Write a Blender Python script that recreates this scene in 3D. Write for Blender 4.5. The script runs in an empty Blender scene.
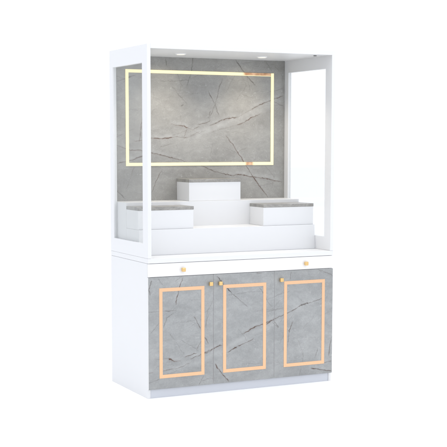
import bpy, bmesh, math
import numpy as np

SC = bpy.context.scene
COL = SC.collection

# ------------------------------------------------------------------ camera
cam_data = bpy.data.cameras.new('camera')
cam = bpy.data.objects.new('camera', cam_data)
COL.objects.link(cam)
cam.location = (-2.4948, -6.0039, 1.4191)
cam.rotation_euler = (math.radians(90 - 5.9106), 0, math.radians(-25.5925))
cam_data.sensor_fit = 'HORIZONTAL'
cam_data.sensor_width = 36.0
cam_data.lens = 1175.4331 / 447 * 36.0
cam_data.shift_x = (223.5 - 209.8501) / 447
cam_data.shift_y = (267.1085 - 223.5) / 447
cam_data.clip_start = 0.05
cam_data.clip_end = 500
SC.camera = cam

# ------------------------------------------------------------------ world: white studio cyclorama
world = bpy.data.worlds.new('World')
SC.world = world
world.use_nodes = True
bg = world.node_tree.nodes['Background']
bg.inputs['Color'].default_value = (0.928, 0.952, 1.015, 1)
bg.inputs['Strength'].default_value = 1.3

# ------------------------------------------------------------------ added area lamps, unseen
def area(name, loc, target, size, energy, col):
    d = bpy.data.lights.new(name, 'AREA')
    d.shape = 'SQUARE'; d.size = size; d.energy = energy; d.color = col
    o = bpy.data.objects.new(name, d); COL.objects.link(o)
    o.location = loc
    v = np.array(target, float) - np.array(loc, float)
    from mathutils import Vector
    o.rotation_euler = Vector(v).to_track_quat('-Z', 'Y').to_euler()
    return o
area('added_front_key', (1.6, -4.2, 2.6), (0.6, 0, 1.0), 2.4, 18, (0.93, 0.965, 1.0))  # added unseen lamp, brightens the cabinet front
area('added_top_fill', (0.2, -0.6, 5.2), (0.5, 0.2, 0), 3.5, 80, (1.0, 1.0, 1.0))  # added unseen lamp, lifts the floor to plain white

vs = SC.view_settings
vs.view_transform = 'Standard'; vs.look = 'None'; vs.exposure = 0; vs.gamma = 1
SC.render.engine = 'CYCLES'
SC.cycles.max_bounces = 8
SC.cycles.pixel_filter_type = 'BLACKMAN_HARRIS'
SC.cycles.filter_width = 1.5
BACK_VEINS =[
(0.8, 1.2, 0.2, [(0.827, 1.945), (0.879, 1.885), (0.915, 1.844), (0.968, 1.793)]),
(0.35, 1, 0.1, [(1.039, 1.941), (1.093, 1.875)]),
(0.9, 1.2, 0.7, [(1.172, 1.732), (1.1, 1.711), (1.04, 1.686), (0.945, 1.647)]),
(0.3, 1, 0.4, [(0.945, 1.647), (0.845, 1.595)]),
(0.95, 1.4, 0.7, [(0.845, 1.595), (0.804, 1.591), (0.769, 1.584), (0.712, 1.563), (0.654, 1.544)]),
(0.95, 1.3, 0.8, [(1.004, 1.619), (0.934, 1.59), (0.886, 1.562), (0.839, 1.547)]),
(0.25, 1, 0.5, [(0.839, 1.547), (0.654, 1.501)]),
(0.7, 1.2, 0.4, [(0.64, 1.751), (0.654, 1.726), (0.686, 1.67), (0.717, 1.603)]),
(0.5, 1.1, 0.3, [(0.74, 1.829), (0.711, 1.757), (0.688, 1.67), (0.654, 1.577)]),
(0.3, 1, 0.3, [(0.874, 1.735), (0.956, 1.712)]),
(0.4, 1, 0.3, [(1.106, 1.692), (1.172, 1.667)]),
(0.3, 1, 0.1, [(1.037, 1.746), (1.172, 1.777)]),
(1, 1.3, 0.8, [(0.763, 1.482), (0.812, 1.422), (0.85, 1.371), (0.888, 1.316), (0.951, 1.225), (1.016, 1.146), (1.061, 1.094)]),
(0.9, 1.2, 0.6, [(0.597, 1.295), (0.652, 1.273), (0.713, 1.25), (0.813, 1.227)]),
(0.9, 1.3, 0.8, [(0.813, 1.227), (0.844, 1.238), (0.926, 1.225), (0.99, 1.217), (1.076, 1.205), (1.161, 1.189)]),
(0.3, 1, 0.3, [(0.518, 1.47), (0.627, 1.509)]),
(0.3, 1, 0.2, [(0.675, 1.434), (0.652, 1.339)]),
(0.3, 1, 0.2, [(0.737, 1.409), (0.844, 1.372)]),
(0.4, 1, 0.4, [(1.044, 1.289), (1.107, 1.216)]),
(0.3, 1, 0.2, [(0.976, 1.365), (0.966, 1.328)]),
(0.4, 1, 0.1, [(0.31, 1.808), (0.418, 1.808), (0.533, 1.813)]),
(0.75, 1.2, 0.1, [(0.541, 1.954), (0.538, 1.936), (0.529, 1.879), (0.522, 1.841)]),
(0.4, 2, 0.1, [(0.522, 1.841), (0.496, 1.775)]),
(0.5, 1, 0.1, [(0.361, 1.942), (0.364, 1.895)]),
(0.35, 1, 0.2, [(0.402, 1.773), (0.444, 1.722), (0.501, 1.666)]),
(0.3, 1, 0.2, [(0.459, 1.779), (0.444, 1.726)]),
(0.7, 1.2, 0.9, [(0.391, 1.545), (0.438, 1.54), (0.478, 1.537), (0.505, 1.525)]),
(1, 2.2, 1, [(0.478, 1.537), (0.502, 1.525)]),
(0.4, 2.5, 0.1, [(0.455, 1.657), (0.472, 1.665)]),
(0.8, 1.2, 0.7, [(0.574, 1.544), (0.638, 1.563), (0.659, 1.573)]),
(0.5, 1, 0.4, [(0.649, 1.583), (0.659, 1.625)]),
(0.9, 1.5, 0.9, [(0.268, 1.459), (0.338, 1.456), (0.374, 1.464), (0.41, 1.473)]),
(0.4, 1, 0.8, [(0.41, 1.473), (0.457, 1.47), (0.498, 1.465), (0.586, 1.503)]),
(0.5, 1, 0.8, [(0.499, 1.528), (0.539, 1.513), (0.579, 1.531)]),
(0.4, 1, 0.8, [(0.498, 1.525), (0.478, 1.47)]),
(0.8, 1.1, 0.7, [(0.041, 1.416), (0.06, 1.409), (0.128, 1.389), (0.198, 1.387), (0.268, 1.373), (0.35, 1.357), (0.444, 1.334), (0.505, 1.318)]),
(0.8, 1.2, 0.7, [(0.04, 1.309), (0.059, 1.315), (0.128, 1.331), (0.204, 1.352), (0.24, 1.374)]),
(0.8, 1.3, 0.8, [(0.146, 1.442), (0.181, 1.442), (0.228, 1.46), (0.267, 1.461)]),
(0.5, 1.1, 0.5, [(0.151, 1.293), (0.115, 1.208), (0.098, 1.16)]),
(0.6, 1.1, 0.7, [(0.331, 1.271), (0.302, 1.217), (0.266, 1.141)]),
(0.35, 1, 0.4, [(0.321, 1.411), (0.409, 1.437)]),
(0.7, 1.1, 0.6, [(0.205, 1.587), (0.181, 1.434)]),
(0.8, 1.2, 0.1, [(0.039, 1.155), (0.058, 1.139), (0.092, 1.102)]),
(0.5, 1, 0.4, [(0.044, 1.794), (0.063, 1.801), (0.155, 1.835)]),
(0.3, 1, 0.2, [(0.586, 1.738), (0.519, 1.731), (0.472, 1.748)]),
(0.3, 1, 0.3, [(0.833, 1.871), (0.764, 1.747)]),
(0.25, 1, 0.2, [(0.287, 1.643), (0.228, 1.571)]),
]
DOOR_VEINS =[
(0.8, 1.2, 0.7, [(0.207, 0.677), (0.196, 0.632), (0.174, 0.561), (0.171, 0.526)]),
(0.5, 1, 0.2, [(0.059, 0.676), (0.087, 0.642)]),
(0.7, 1.4, 0.3, [(0.018, 0.671), (0.007, 0.626), (0.014, 0.586)]),
(0.5, 1, 0.3, [(0.002, 0.493), (0.08, 0.494), (0.168, 0.494)]),
(0.8, 1.2, 0.4, [(0.279, 0.453), (0.301, 0.416), (0.324, 0.378)]),
(0.6, 1.2, 0.5, [(0.346, 0.33), (0.367, 0.291)]),
(0.3, 1, 0.2, [(0.398, 0.534), (0.369, 0.484), (0.352, 0.381)]),
(0.35, 2, 0.1, [(0.091, 0.399), (0.113, 0.459), (0.151, 0.476)]),
(0.25, 1, 0.1, [(0.279, 0.427), (0.157, 0.425)]),
(0.3, 2.2, 0.1, [(0.132, 0.362), (0.163, 0.326)]),
(0.9, 1.3, 0.8, [(0.464, 0.275), (0.446, 0.275), (0.369, 0.249), (0.323, 0.232), (0.262, 0.211)]),
(0.5, 1, 0.8, [(0.301, 0.265), (0.329, 0.31)]),
(0.8, 1.3, 0.8, [(0.301, 0.244), (0.222, 0.225)]),
(1, 2, 0.9, [(0.123, 0.222), (0.156, 0.204)]),
(0.7, 1.2, 0.9, [(0.144, 0.207), (0.195, 0.206)]),
(0.4, 1, 0.5, [(0.046, 0.223), (0.123, 0.222)]),
(0.5, 1, 0.7, [(0.09, 0.153), (0.189, 0.165), (0.262, 0.186)]),
(0.7, 1.2, 0.8, [(0.0, 0.146), (0.029, 0.148)]),
(0.35, 1, 0.2, [(0.002, 0.089), (0.068, 0.114)]),
(0.8, 1.4, 0.8, [(0.414, 0.168), (0.432, 0.135)]),
(0.4, 1, 0.3, [(0.34, 0.106), (0.318, 0.061)]),
(0.9, 1.3, 0.2, [(0.426, 0.676), (0.466, 0.633), (0.524, 0.568)]),
(0.6, 1.1, 0.3, [(0.524, 0.568), (0.593, 0.512), (0.628, 0.487)]),
(0.5, 1, 0.2, [(0.692, 0.603), (0.722, 0.573), (0.758, 0.508), (0.788, 0.479)]),
(0.85, 1.3, 0.8, [(0.83, 0.415), (0.759, 0.391), (0.664, 0.36), (0.588, 0.329)]),
(0.6, 1.1, 0.4, [(0.789, 0.389), (0.825, 0.35)]),
(0.25, 1, 0.2, [(0.676, 0.46), (0.838, 0.466)]),
(0.6, 1.4, 0.6, [(0.681, 0.68), (0.721, 0.683)]),
(0.4, 1, 0.6, [(0.347, 0.393), (0.375, 0.455)]),
(1, 1.5, 0.6, [(0.489, 0.231), (0.559, 0.257)]),
(0.9, 1.2, 0.7, [(0.559, 0.257), (0.608, 0.276), (0.665, 0.297)]),
(0.85, 1.3, 0.6, [(0.318, 0.233), (0.364, 0.24), (0.432, 0.272), (0.464, 0.275)]),
(0.95, 1.3, 0.7, [(0.415, 0.164), (0.444, 0.124), (0.501, 0.057)]),
(0.25, 1, 0.2, [(0.582, 0.155), (0.841, 0.139)]),
(0.5, 1, 0.4, [(0.353, 0.324), (0.369, 0.286)]),
(0.8, 1.3, 0.8, [(0.745, 0.375), (0.81, 0.41)]),
(0.8, 1.2, 0.6, [(0.81, 0.41), (0.882, 0.435), (0.943, 0.461), (0.998, 0.48)]),
(1, 2, 0.3, [(0.981, 0.475), (1.029, 0.486)]),
(0.7, 1.2, 0.5, [(1.029, 0.486), (1.053, 0.49), (1.124, 0.512)]),
(0.3, 1, 0.2, [(0.738, 0.518), (0.912, 0.57)]),
(0.5, 1, 0.4, [(1.094, 0.685), (1.15, 0.667), (1.2, 0.643)]),
(0.3, 1, 0.2, [(0.738, 0.45), (0.859, 0.469)]),
(0.75, 1.2, 0.6, [(0.925, 0.385), (0.902, 0.328), (0.89, 0.233)]),
(0.75, 1.3, 0.3, [(1.198, 0.276), (1.18, 0.211), (1.175, 0.151)]),
(0.45, 1, 0.3, [(1.0, 0.193), (0.995, 0.139), (0.983, 0.101), (0.971, 0.053)]),
(0.9, 1.3, 0.6, [(1.05, 0.09), (1.107, 0.075), (1.198, 0.061)]),
(0.6, 1.2, 0.6, [(1.144, 0.115), (1.198, 0.12)]),
(0.4, 1, 0.4, [(1.075, 0.148), (1.099, 0.206)]),
(0.6, 1, 0.4, [(0.798, 0.399), (0.829, 0.349)]),
(0.35, 1, 0.2, [(0.835, 0.253), (0.865, 0.305)]),
(0.4, 1, 0.3, [(0.911, 0.683), (0.905, 0.63)]),
(0.25, 1, 0.1, [(0.445, 0.555), (0.542, 0.567), (0.718, 0.575)]),
]
# ------------------------------------------------------------------ materials
def new_mat(name):
    m = bpy.data.materials.new(name); m.use_nodes = True
    nt = m.node_tree
    return m, nt, nt.nodes['Principled BSDF']

def laminate(name, col, rough=0.38, vary=0.03):
    m, nt, b = new_mat(name)
    tc = nt.nodes.new('ShaderNodeTexCoord')
    n = nt.nodes.new('ShaderNodeTexNoise'); n.inputs['Scale'].default_value = 5; n.inputs['Detail'].default_value = 4
    nt.links.new(tc.outputs['Object'], n.inputs['Vector'])
    r = nt.nodes.new('ShaderNodeMapRange')
    r.inputs['To Min'].default_value = rough - vary; r.inputs['To Max'].default_value = rough + vary
    nt.links.new(n.outputs['Fac'], r.inputs['Value'])
    nt.links.new(r.outputs['Result'], b.inputs['Roughness'])
    b.inputs['Base Color'].default_value = (*col, 1)
    f = nt.nodes.new('ShaderNodeTexNoise'); f.inputs['Scale'].default_value = 260; f.inputs['Detail'].default_value = 2
    nt.links.new(tc.outputs['Object'], f.inputs['Vector'])
    bp = nt.nodes.new('ShaderNodeBump'); bp.inputs['Strength'].default_value = 0.04; bp.inputs['Distance'].default_value = 0.001
    nt.links.new(f.outputs['Fac'], bp.inputs['Height']); nt.links.new(bp.outputs['Normal'], b.inputs['Normal'])
    b.inputs['Specular IOR Level'].default_value = 0.35
    return m

WHITE = laminate('white_laminate', (0.685, 0.69, 0.695))
WHITE2 = laminate('white_lacquer_front', (0.755, 0.755, 0.755), 0.3)
PLINTH = laminate('plinth_laminate', (0.555, 0.575, 0.615), 0.45)
CARC = laminate('carcass_board', (0.30, 0.30, 0.31), 0.6)

def metal(name, col, rough, metallic=1.0):
    m, nt, b = new_mat(name)
    b.inputs['Base Color'].default_value = (*col, 1)
    b.inputs['Metallic'].default_value = metallic
    tc = nt.nodes.new('ShaderNodeTexCoord')
    n = nt.nodes.new('ShaderNodeTexNoise'); n.inputs['Scale'].default_value = 30; n.inputs['Detail'].default_value = 3
    nt.links.new(tc.outputs['Object'], n.inputs['Vector'])
    r = nt.nodes.new('ShaderNodeMapRange')
    r.inputs['To Min'].default_value = rough * 0.8; r.inputs['To Max'].default_value = rough * 1.2
    nt.links.new(n.outputs['Fac'], r.inputs['Value'])
    nt.links.new(r.outputs['Result'], b.inputs['Roughness'])
    return m

GOLD = metal('brushed_gold', (0.76, 0.52, 0.23), 0.24)
PEACH = metal('rose_gold_inlay', (0.76, 0.485, 0.295), 0.28, 0.85)
DARK = metal('dark_fitting', (0.08, 0.08, 0.08), 0.5, 0.2)

def glow(name, col, s):
    m, nt, b = new_mat(name)
    b.inputs['Base Color'].default_value = (0.4, 0.36, 0.25, 1)
    b.inputs['Emission Color'].default_value = (*col, 1)
    b.inputs['Emission Strength'].default_value = s
    return m
LED = glow('warm_led_diffuser', (1.0, 0.89, 0.50), 0.82)
def paint_copper_reflection(m):
    # darker reflections on the strip, painted in as copper-toned stretches
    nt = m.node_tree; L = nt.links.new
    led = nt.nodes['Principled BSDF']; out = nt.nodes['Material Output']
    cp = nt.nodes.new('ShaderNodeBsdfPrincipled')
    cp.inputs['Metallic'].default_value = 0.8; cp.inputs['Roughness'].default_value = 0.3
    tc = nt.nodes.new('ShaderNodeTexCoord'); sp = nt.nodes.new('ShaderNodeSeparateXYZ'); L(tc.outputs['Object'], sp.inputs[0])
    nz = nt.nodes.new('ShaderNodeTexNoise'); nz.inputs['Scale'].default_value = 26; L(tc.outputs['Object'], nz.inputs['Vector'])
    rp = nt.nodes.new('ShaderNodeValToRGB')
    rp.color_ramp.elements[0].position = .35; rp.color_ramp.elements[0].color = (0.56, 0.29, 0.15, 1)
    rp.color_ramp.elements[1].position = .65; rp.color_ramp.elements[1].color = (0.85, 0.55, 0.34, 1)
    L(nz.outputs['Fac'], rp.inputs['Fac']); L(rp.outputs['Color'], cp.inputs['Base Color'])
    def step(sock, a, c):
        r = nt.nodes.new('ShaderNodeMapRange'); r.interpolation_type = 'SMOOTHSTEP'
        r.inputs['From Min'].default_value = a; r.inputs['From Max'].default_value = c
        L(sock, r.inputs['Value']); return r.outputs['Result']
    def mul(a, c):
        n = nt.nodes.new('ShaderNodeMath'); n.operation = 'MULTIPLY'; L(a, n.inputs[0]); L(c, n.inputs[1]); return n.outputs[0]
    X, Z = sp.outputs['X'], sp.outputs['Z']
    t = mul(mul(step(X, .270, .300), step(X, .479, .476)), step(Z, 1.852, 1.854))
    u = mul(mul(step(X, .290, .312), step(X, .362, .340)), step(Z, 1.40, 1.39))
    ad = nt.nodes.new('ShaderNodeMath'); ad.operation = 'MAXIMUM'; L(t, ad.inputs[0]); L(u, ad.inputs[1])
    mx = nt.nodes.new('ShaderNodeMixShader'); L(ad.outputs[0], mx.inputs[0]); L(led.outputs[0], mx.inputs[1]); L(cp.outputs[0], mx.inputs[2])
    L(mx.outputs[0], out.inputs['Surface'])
paint_copper_reflection(LED)
LENS = glow('downlight_lens', (1.0, 0.97, 0.93), 0.75)

def marble(name, c_lo, c_hi, rough, use_attr=True):
    m, nt, b = new_mat(name)
    L = nt.links.new
    tc = nt.nodes.new('ShaderNodeTexCoord')
    def noise(scale, detail, rgh=0.55, dist=0.0, squash=None):
        n = nt.nodes.new('ShaderNodeTexNoise')
        n.inputs['Scale'].default_value = scale; n.inputs['Detail'].default_value = detail
        n.inputs['Roughness'].default_value = rgh; n.inputs['Distortion'].default_value = dist
        if squash:
            mp = nt.nodes.new('ShaderNodeMapping'); mp.inputs['Scale'].default_value = squash
            mp.inputs['Rotation'].default_value = (0, 0.45, 0)
            L(tc.outputs['Object'], mp.inputs['Vector']); L(mp.outputs['Vector'], n.inputs['Vector'])
        else:
            L(tc.outputs['Object'], n.inputs['Vector'])
        return n
    big = noise(2.6, 7, 0.6, 0.6, (1, 1, 1.9)) if use_attr else noise(9, 9, 0.72, 1.6)
    ramp = nt.nodes.new('ShaderNodeValToRGB')
    ramp.color_ramp.elements[0].position = 0.22; ramp.color_ramp.elements[0].color = (*c_lo, 1)
    ramp.color_ramp.elements[1].position = 0.80; ramp.color_ramp.elements[1].color = (*c_hi, 1)
    L(big.outputs['Fac'], ramp.inputs['Fac'])
    col = ramp.outputs['Color']
    def mix(a, bcol, fac, mode='MIX'):
        x = nt.nodes.new('ShaderNodeMix'); x.data_type = 'RGBA'; x.blend_type = mode
        if isinstance(fac, float): x.inputs[0].default_value = fac
        else: L(fac, x.inputs[0])
        L(a, x.inputs[6])
        if isinstance(bcol, tuple): x.inputs[7].default_value = bcol
        else: L(bcol, x.inputs[7])
        return x.outputs[2]
    # small mottling
    mot = noise(22, 6, 0.65, 0.2, (1, 1, 1.5))
    r2 = nt.nodes.new('ShaderNodeMapRange'); r2.inputs['From Min'].default_value = .3; r2.inputs['From Max'].default_value = .7
    r2.inputs['To Min'].default_value = 0.90; r2.inputs['To Max'].default_value = 1.09
    L(mot.outputs['Fac'], r2.inputs['Value'])
    sc = nt.nodes.new('ShaderNodeVectorMath'); sc.operation = 'SCALE'
    L(col, sc.inputs[0]); L(r2.outputs['Result'], sc.inputs['Scale'])
    col = sc.outputs['Vector']
    # crisp mineral grain
    gr = noise(150, 3, 0.7, 0.0)
    rg = nt.nodes.new('ShaderNodeMapRange'); rg.inputs['From Min'].default_value = .3; rg.inputs['From Max'].default_value = .7
    rg.inputs['To Min'].default_value = 0.93; rg.inputs['To Max'].default_value = 1.07
    L(gr.outputs['Fac'], rg.inputs['Value'])
    s2 = nt.nodes.new('ShaderNodeVectorMath'); s2.operation = 'SCALE'
    L(col, s2.inputs[0]); L(rg.outputs['Result'], s2.inputs['Scale'])
    col = s2.outputs['Vector']
    # hairline crackle of the stone
    hv = noise(7.5, 5, 0.5, 0.9, (1, 1, 1.6))
    h = nt.nodes.new('ShaderNodeMath'); h.operation = 'SUBTRACT'; h.inputs[1].default_value = 0.5; L(hv.outputs['Fac'], h.inputs[0])
    ha = nt.nodes.new('ShaderNodeMath'); ha.operation = 'ABSOLUTE'; L(h.outputs[0], ha.inputs[0])
    hr = nt.nodes.new('ShaderNodeMapRange'); hr.inputs['From Min'].default_value = 0.0; hr.inputs['From Max'].default_value = 0.010
    hr.inputs['To Min'].default_value = 0.22; hr.inputs['To Max'].default_value = 0.0
    L(ha.outputs[0], hr.inputs['Value'])
    col = mix(col, (0.46, 0.465, 0.46, 1), hr.outputs['Result'])
    if use_attr:
        at = nt.nodes.new('ShaderNodeAttribute'); at.attribute_name = 'vein'
        ar = nt.nodes.new('ShaderNodeAttribute'); ar.attribute_name = 'rust'
        ap = nt.nodes.new('ShaderNodeAttribute'); ap.attribute_name = 'pale'
        col = mix(col, (0.50, 0.505, 0.50, 1), ap.outputs['Fac'])
        vc = nt.nodes.new('ShaderNodeMix'); vc.data_type = 'RGBA'
        vc.inputs[6].default_value = (0.035, 0.031, 0.028, 1); vc.inputs[7].default_value = (0.085, 0.032, 0.012, 1)
        L(ar.outputs['Fac'], vc.inputs[0])
        col = mix(col, vc.outputs[2], at.outputs['Fac'])
    L(col, b.inputs['Base Color'])
    b.inputs['Roughness'].default_value = rough
    b.inputs['Specular IOR Level'].default_value = 0.4
    return m
MARBLE_BACK = marble('grey_marble_wall', (0.212, 0.209, 0.198), (0.336, 0.332, 0.314), 0.30)
MARBLE_DOOR = marble('grey_marble_door', (0.245, 0.252, 0.251), (0.362, 0.369, 0.366), 0.30)
MARBLE_TOP = marble('grey_marble_top', (0.13, 0.13, 0.125), (0.42, 0.405, 0.375), 0.28, False)

# ------------------------------------------------------------------ mesh helpers
ORG = (0.6, 0.29, 0.0)          # base point of the cabinet; all meshes are written in cabinet metres, then shifted
def link(name, bm, mats, parent):
    for v in bm.verts:
        v.co.x -= ORG[0]; v.co.y -= ORG[1]; v.co.z -= ORG[2]
    me = bpy.data.meshes.new(name); bm.to_mesh(me); bm.free()
    for m in (mats if isinstance(mats, (list, tuple)) else [mats]): me.materials.append(m)
    o = bpy.data.objects.new(name, me); COL.objects.link(o)
    o.parent = parent
    return o

def add_box(bm, x0, x1, y0, y1, z0, z1, bev=0.0012, seg=2):
    r = bmesh.ops.create_cube(bm, size=1)
    for v in r['verts']:
        v.co = ((x0 + x1) / 2 + v.co.x * (x1 - x0), (y0 + y1) / 2 + v.co.y * (y1 - y0), (z0 + z1) / 2 + v.co.z * (z1 - z0))
    if bev:
        es = list({e for v in r['verts'] for e in v.link_edges})
        bmesh.ops.bevel(bm, geom=es, offset=bev, segments=seg, profile=0.5, affect='EDGES')

def box(name, x0, x1, y0, y1, z0, z1, mat, parent, bev=0.0012):
    bm = bmesh.new(); add_box(bm, x0, x1, y0, y1, z0, z1, bev)
    return link(name, bm, mat, parent)

def prism(bm, outer, inner, axis, a0, a1, bev=0.0012):
    """ring (or solid) polygon in the plane normal to axis, extruded a0..a1, edges bevelled"""
    def pt(p, a):
        return (a, p[0], p[1]) if axis == 'x' else (p[0], a, p[1])
    n = len(outer)
    vo = [[bm.verts.new(pt(p, a)) for p in outer] for a in (a0, a1)]
    if inner:
        vi = [[bm.verts.new(pt(p, a)) for p in inner] for a in (a0, a1)]
    for i in range(n):
        j = (i + 1) % n
        bm.faces.new((vo[0][i], vo[0][j], vo[1][j], vo[1][i]))
        if inner:
            bm.faces.new((vi[0][j], vi[0][i], vi[1][i], vi[1][j]))
            bm.faces.new((vo[0][i], vi[0][i], vi[0][j], vo[0][j]))
            bm.faces.new((vo[1][j], vi[1][j], vi[1][i], vo[1][i]))
    if not inner:
        bm.faces.new(vo[0][::-1]); bm.faces.new(vo[1])
    bmesh.ops.recalc_face_normals(bm, faces=bm.faces[:])
    if bev:
        es = [e for e in bm.edges if len(e.link_faces) == 2 and e.calc_face_angle(0) > 0.5]
        bmesh.ops.bevel(bm, geom=es, offset=bev, segments=2, profile=0.5, affect='EDGES')

def rect(a0, a1, b0, b1): return [(a0, b0), (a1, b0), (a1, b1), (a0, b1)]

# value noise for the veins' wobble
def vnoise(x, z, f, seed):
    xf = x * f + seed * 17.3; zf = z * f - seed * 9.1
    xi = np.floor(xf); zi = np.floor(zf); u = xf - xi; w = zf - zi
    u = u * u * (3 - 2 * u); w = w * w * (3 - 2 * w)
    def h(a, b):
        s = np.sin(a * 127.1 + b * 311.7 + seed * 74.7) * 43758.5453
        return s - np.floor(s)
    return ((h(xi, zi) * (1 - u) + h(xi + 1, zi) * u) * (1 - w) + (h(xi, zi + 1) * (1 - u) + h(xi + 1, zi + 1) * u) * w) * 2 - 1

def vein_fields(X, Z, veins):
    wx = X + 0.0035 * vnoise(X, Z, 18, 1) + 0.0028 * vnoise(X, Z, 85, 2)
    wz = Z + 0.0035 * vnoise(X, Z, 18, 3) + 0.0028 * vnoise(X, Z, 85, 4)
    V = np.zeros_like(X); R = np.zeros_like(X); P = np.zeros_like(X)
    amp = np.clip(0.95 + 0.50 * vnoise(X, Z, 38, 5) + 0.25 * vnoise(X, Z, 120, 6), 0.25, 1.1)
    wid = 0.72 + 0.35 * np.clip(vnoise(X, Z, 30, 7), -0.6, 1)
    for a, w, r, pts in veins:
        n = len(pts); tot = sum(math.dist(pts[i], pts[i + 1]) for i in range(n - 1)); run = 0.0
        for i in range(n - 1):
            (x0, z0), (x1, z1) = pts[i], pts[i + 1]
            dx, dz = x1 - x0, z1 - z0; l2 = dx * dx + dz * dz + 1e-12; l = math.sqrt(l2)
            m = (X > min(x0, x1) - .03) & (X < max(x0, x1) + .03) & (Z > min(z0, z1) - .03) & (Z < max(z0, z1) + .03)
            if not m.any(): run += l; continue
            t = np.clip(((wx[m] - x0) * dx + (wz[m] - z0) * dz) / l2, 0, 1)
            d = np.hypot(wx[m] - x0 - t * dx, wz[m] - z0 - t * dz)
            s = (run + t * l) / tot
            taper = np.clip(np.minimum(s, 1 - s) * 6 + 0.35, 0, 1)
            hw = 0.0018 * w * wid[m]
            if w > 3:                                   # broad pale band of the stone
                P[m] = np.maximum(P[m], a * np.exp(-(d / (0.0021 * w)) ** 2) * taper); run += l; continue
            core = a * np.exp(-(d / hw) ** 2) * taper * amp[m]
            halo = 0.07 * a * np.exp(-(d / (hw * 3.2)) ** 2) * taper
            c = np.clip(core + halo, 0, 1)
            old = V[m]; R[m] = np.where(c > old, r, R[m]); V[m] = np.maximum(old, c)
            off = np.hypot(wx[m] - x0 - t * dx, wz[m] - z0 - t * dz - 0.012)
            P[m] = np.maximum(P[m], 0.26 * a * r * np.exp(-(off / 0.012) ** 2) * taper)
            run += l
    # scattered pale flecks
    fl = vnoise(X, Z, 60, 8) + 0.5 * vnoise(X, Z, 130, 9)
    P = np.maximum(P, np.clip((fl - 1.02) * 1.3, 0, 0.28))
    grit = vnoise(X, Z, 170, 11) * 0.5 + vnoise(X, Z, 330, 12) * 0.5
    V = np.clip(V * (1 + 0.45 * grit), 0, 1)
    P = np.clip(P * (1 + 0.5 * vnoise(X, Z, 45, 13)), 0, 1)
    return np.clip(V * 1.12, 0, 0.97), R, P

def hairs(x0, x1, z0, z1, n, seed):
    rng = np.random.RandomState(seed); out = []
    for _ in range(n):
        x = rng.uniform(x0, x1); z = rng.uniform(z0, z1)
        a = rng.choice([0.45, -1.05, 1.25, 0.1]) + rng.normal(0, .18); l = rng.uniform(.04, .16)
        p = [(x, z)]
        for k in range(3):
            a += rng.normal(0, .22); x += l / 3 * math.cos(a); z += l / 3 * math.sin(a); p.append((x, z))
        out.append((rng.uniform(.14, .36), rng.uniform(.6, .85), rng.uniform(.1, .6), p))
    return out
BACK_VEINS += hairs(0, 1.2, .8, 1.95, 46, 4)
DOOR_VEINS += hairs(0, 1.2, .05, .69, 28, 9)
BACK_VEINS.append((0.20, 11, 0.2, [(0.518, 1.47), (0.654, 1.52), (0.861, 1.592), (1.016, 1.647), (1.166, 1.718)]))
DOOR_VEINS.append((0.20, 9, 0.2, [(0.07, 0.15), (0.318, 0.193), (0.478, 0.25), (0.64, 0.321), (0.839, 0.396), (0.974, 0.453)]))

def marble_panel(name, x0, x1, y0, y1, z0, z1, veins, mat, parent, step=0.0018, side=None):
    """panel whose front face (at y0) is a fine grid carrying the stone's vein pattern"""
    nx = int((x1 - x0) / step) + 1; nz = int((z1 - z0) / step) + 1
    xs = np.linspace(x0, x1, nx); zs = np.linspace(z0, z1, nz)
    X, Z = np.meshgrid(xs, zs)
    V, R, P = vein_fields(X, Z, veins)
    Y = np.full_like(X, y0)
    Y[0, :] += 0.0008; Y[-1, :] += 0.0008; Y[:, 0] += 0.0008; Y[:, -1] += 0.0008     # eased edge
    co = np.stack([X.ravel() - ORG[0], Y.ravel() - ORG[1], Z.ravel() - ORG[2]], 1)
    back = np.array([[a - ORG[0], y1 - ORG[1], b - ORG[2]] for a, b in ((x0, z0), (x1, z0), (x1, z1), (x0, z1))])
    co = np.vstack([co, back]); N = nx * nz
    idx = np.arange(N).reshape(nz, nx)
    q = np.stack([idx[:-1, :-1].ravel(), idx[:-1, 1:].ravel(), idx[1:, 1:].ravel(), idx[1:, :-1].ravel()], 1).tolist()
    b0, b1, b2, b3 = N, N + 1, N + 2, N + 3
    nq = len(q)
    bot = idx[0, :].tolist(); right = idx[:, -1].tolist(); top = idx[-1, ::-1].tolist(); left = idx[::-1, 0].tolist()
    faces = q + [bot[::-1] + [b0, b1], right[::-1] + [b1, b2], top[::-1] + [b2, b3], left[::-1] + [b3, b0], [b0, b3, b2, b1]]
    me = bpy.data.meshes.new(name); me.from_pydata(co.tolist(), [], faces); me.update()
    for nm, F in (('vein', V), ('rust', R), ('pale', P)):
        at = me.attributes.new(nm, 'FLOAT', 'POINT')
        at.data.foreach_set('value', np.concatenate([F.ravel(), np.zeros(4)]).astype(np.float32))
    me.materials.append(mat); me.materials.append(side or WHITE2)
    mi = np.zeros(len(faces), dtype=np.int32); mi[nq:] = 1
    me.polygons.foreach_set('material_index', mi)
    o = bpy.data.objects.new(name, me); COL.objects.link(o); o.parent = parent
    return o

# ------------------------------------------------------------------ floor
fb = bmesh.new()
bmesh.ops.create_grid(fb, x_segments=2, y_segments=2, size=60)
me = bpy.data.meshes.new('floor'); fb.to_mesh(me); fb.free()
FLOORM = laminate('white_studio_floor', (0.94, 0.94, 0.93), 0.7)
me.materials.append(FLOORM)
floor = bpy.data.objects.new('floor', me); COL.objects.link(floor)
floor['kind'] = 'structure'

# ------------------------------------------------------------------ the cabinet
cab = bpy.data.objects.new('altar_cabinet', None); COL.objects.link(cab)
cab.location = ORG; cab.empty_display_size = 0.2
cab['label'] = 'tall white altar cabinet with grey marble doors, gold inlays and an open lit upper niche'
cab['category'] = 'cabinet'

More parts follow.
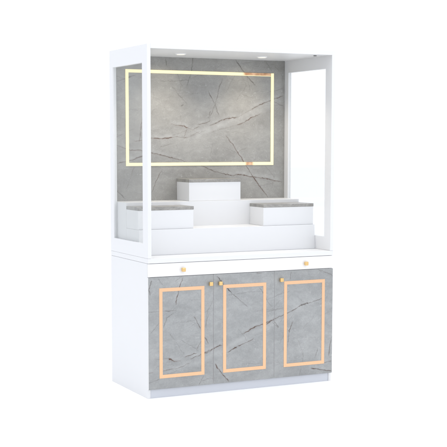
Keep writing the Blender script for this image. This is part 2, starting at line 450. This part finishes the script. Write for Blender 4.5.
W, D, H = 1.2, 0.5763, 1.9719
Z0, Z1 = 0.7650, 0.7925         # countertop
YD = 0.0115                     # thickness of doors and drawer front
TB = 0.0165
# base
for xa, xb in ((0, TB), (W - TB, W)):
    box('side_panel', xa, xb, YD + 0.0015, D, 0, Z0 - 0.0010, WHITE, cab)
box('carcass', TB, W - TB, YD + 0.004, D - 0.002, 0.0535, Z0 - 0.002, CARC, cab, 0)
box('plinth', TB + 0.0003, W - TB - 0.0003, YD + 0.006, YD + 0.024, 0, 0.053, PLINTH, cab)
box('countertop', 0, W, 0, D, Z0, Z1, WHITE, cab, 0.0015)
dr = box('drawer', 0.0005, W - 0.0005, 0, YD, 0.6893, Z0 - 0.0022, WHITE2, cab, 0.001)

def knob(x, z, parent):
    bm = bmesh.new()
    add_box(bm, x - 0.0112, x + 0.0112, -0.0235, -0.008, z - 0.0112, z + 0.0112, 0.0034, 3)
    r = bmesh.ops.create_cone(bm, cap_ends=True, segments=24, radius1=0.006, radius2=0.006, depth=0.0085)
    for v in r['verts']:
        v.co = (x + v.co.x, -0.00425 + v.co.z, z + v.co.y)
    bmesh.ops.recalc_face_normals(bm, faces=bm.faces[:])
    return link('knob', bm, GOLD, parent)
knob(0.2105, 0.7246, dr); knob(1.0065, 0.7246, dr)

edges = (0.0005, 0.4031, 0.4061, 0.8001, 0.8031, W - 0.0005)
inl = ((0.0663, 0.3462), (0.4649, 0.7456), (0.8649, 1.1435))
kx = (0.3812, 0.4413, 0.8401)
GZ0, GZ1, GW = 0.1122, 0.6242, 0.0200
for i in range(3):
    d = marble_panel('door', edges[2 * i], edges[2 * i + 1], 0, YD, 0.0517, 0.6865, DOOR_VEINS, MARBLE_DOOR, cab)
    a, b = inl[i]
    bm = bmesh.new()
    prism(bm, rect(a, b, GZ0, GZ1), rect(a + GW, b - GW, GZ0 + GW, GZ1 - GW), 'y', -0.0014, 0.004, 0.0004)
    link('inlay_frame', bm, PEACH, d)
    knob(kx[i], 0.6349, d)

# hutch
def pane_glass():
    m = bpy.data.materials.new('tinted_glass'); m.use_nodes = True
    nt = m.node_tree; nt.nodes.clear()
    out = nt.nodes.new('ShaderNodeOutputMaterial'); mx = nt.nodes.new('ShaderNodeMixShader')
    tr = nt.nodes.new('ShaderNodeBsdfTransparent'); tr.inputs['Color'].default_value = (0.950, 0.955, 0.952, 1)
    gl = nt.nodes.new('ShaderNodeBsdfGlossy'); gl.inputs['Roughness'].default_value = 0.02
    lw = nt.nodes.new('ShaderNodeLayerWeight'); lw.inputs['Blend'].default_value = 0.5
    pw = nt.nodes.new('ShaderNodeMath'); pw.operation = 'POWER'; pw.inputs[1].default_value = 4.0
    ml = nt.nodes.new('ShaderNodeMath'); ml.operation = 'MULTIPLY_ADD'; ml.inputs[1].default_value = 0.3; ml.inputs[2].default_value = 0.015
    nt.links.new(lw.outputs['Facing'], pw.inputs[0]); nt.links.new(pw.outputs[0], ml.inputs[0]); nt.links.new(ml.outputs[0], mx.inputs[0]); nt.links.new(tr.outputs[0], mx.inputs[1]); nt.links.new(gl.outputs[0], mx.inputs[2])
    nt.links.new(mx.outputs[0], out.inputs['Surface'])
    return m
GLASS = pane_glass()
PT = 0.0215
ZT = 1.9479
for xa, xb in ((0, PT), (W - PT, W)):
    bm = bmesh.new()
    prism(bm, rect(0, D, Z1 + 0.0006, H), rect(0.0722, 0.5217, 0.8728, 1.8724), 'x', xa, xb, 0.0009)
    sf = link('side_frame', bm, WHITE, cab)
    xc = (xa + xb) / 2
    box('glass_pane', xc - 0.002, xc + 0.002, 0.0726, 0.5213, 0.8732, 1.8720, GLASS, sf, 0)
top = box('canopy_top', PT, W - PT, 0.0002, D, ZT, H - 0.0002, WHITE, cab, 0)
YB = D - 0.008
bp = marble_panel('marble_back_panel', PT, W - PT, YB, D - 0.0005, Z1 + 0.0006, ZT, BACK_VEINS, MARBLE_BACK, cab, 0.0021)

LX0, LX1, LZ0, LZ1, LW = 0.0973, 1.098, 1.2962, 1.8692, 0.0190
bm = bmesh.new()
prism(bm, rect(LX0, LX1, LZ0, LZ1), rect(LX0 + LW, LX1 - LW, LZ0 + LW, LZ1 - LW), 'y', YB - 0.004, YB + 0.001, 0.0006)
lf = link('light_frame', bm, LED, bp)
# downlights
def disc(bm, x, y, z0, z1, r0, r1, seg=40):
    r = bmesh.ops.create_cone(bm, cap_ends=True, segments=seg, radius1=r0, radius2=r1, depth=z1 - z0)
    for v in r['verts']:
        v.co = (x + v.co.x, y + v.co.y, (z0 + z1) / 2 + v.co.z)
for x, y in ((0.341, 0.309), (0.88, 0.318)):
    bm = bmesh.new(); disc(bm, x, y, ZT - 0.004, ZT + 0.001, 0.030, 0.034)
    dl = link('downlight', bm, WHITE2, top)
    bm = bmesh.new(); disc(bm, x, y, ZT - 0.0052, ZT - 0.0035, 0.023, 0.025)
    link('lens', bm, LENS, dl)
    ld = bpy.data.lights.new('downlight_lamp', 'SPOT')
    ld.energy = 11; ld.color = (1.0, 0.90, 0.76); ld.spot_size = math.radians(128); ld.spot_blend = 1.0
    ld.shadow_soft_size = 0.022
    lo = bpy.data.objects.new('downlight_lamp', ld); COL.objects.link(lo)
    lo.location = (x, y, ZT - 0.03)
    wd = bpy.data.lights.new('downlight_wash', 'SPOT')
    wd.energy = 1.1; wd.color = (1.0, 0.82, 0.52); wd.spot_size = math.radians(78); wd.spot_blend = 1.0
    wd.shadow_soft_size = 0.022
    wo = bpy.data.objects.new('downlight_wash', wd); COL.objects.link(wo)
    wo.location = (x, y, ZT - 0.03); wo.rotation_euler = (math.radians(52), 0, 0)      # tilted towards the marble
bm = bmesh.new(); disc(bm, 1.106, 0.075, ZT - 0.004, ZT + 0.001, 0.009, 0.010, 20)
link('screw_cap', bm, DARK, top)

# tiers
bm = bmesh.new()
prism(bm, [(0.1760, Z1 + 0.0006), (0.186, 0.9394), (0.3782, 0.9394), (0.3782, Z1 + 0.0006)], None, 'x', PT + 0.0003, W - PT - 0.0003, 0.001)
link('lower_tier', bm, WHITE, cab)
box('upper_tier', PT + 0.0003, W - PT - 0.0003, 0.3784, YB - 0.0005, Z1 + 0.0006, 1.0874, WHITE, cab, 0.0015)
def pedestal(x0, x1, y0, y1, z0, z1):
    p = box('pedestal', x0, x1, y0 + 0.001, y1, z0 + 0.0004, z1 - 0.0188, WHITE, cab, 0.001)
    box('marble_top', x0 - 0.0002, x1 + 0.0015, y0 - 0.001, y1, z1 - 0.0186, z1, MARBLE_TOP, p, 0.001)
pedestal(PT + 0.001, 0.3708, 0.1992, 0.3780, 0.9394, 1.0679)
pedestal(0.8325, W - PT - 0.002, 0.1992, 0.3780, 0.9394, 1.0679)
pedestal(0.4292, 0.7737, 0.3866, YB - 0.001, 1.0874, 1.2183)
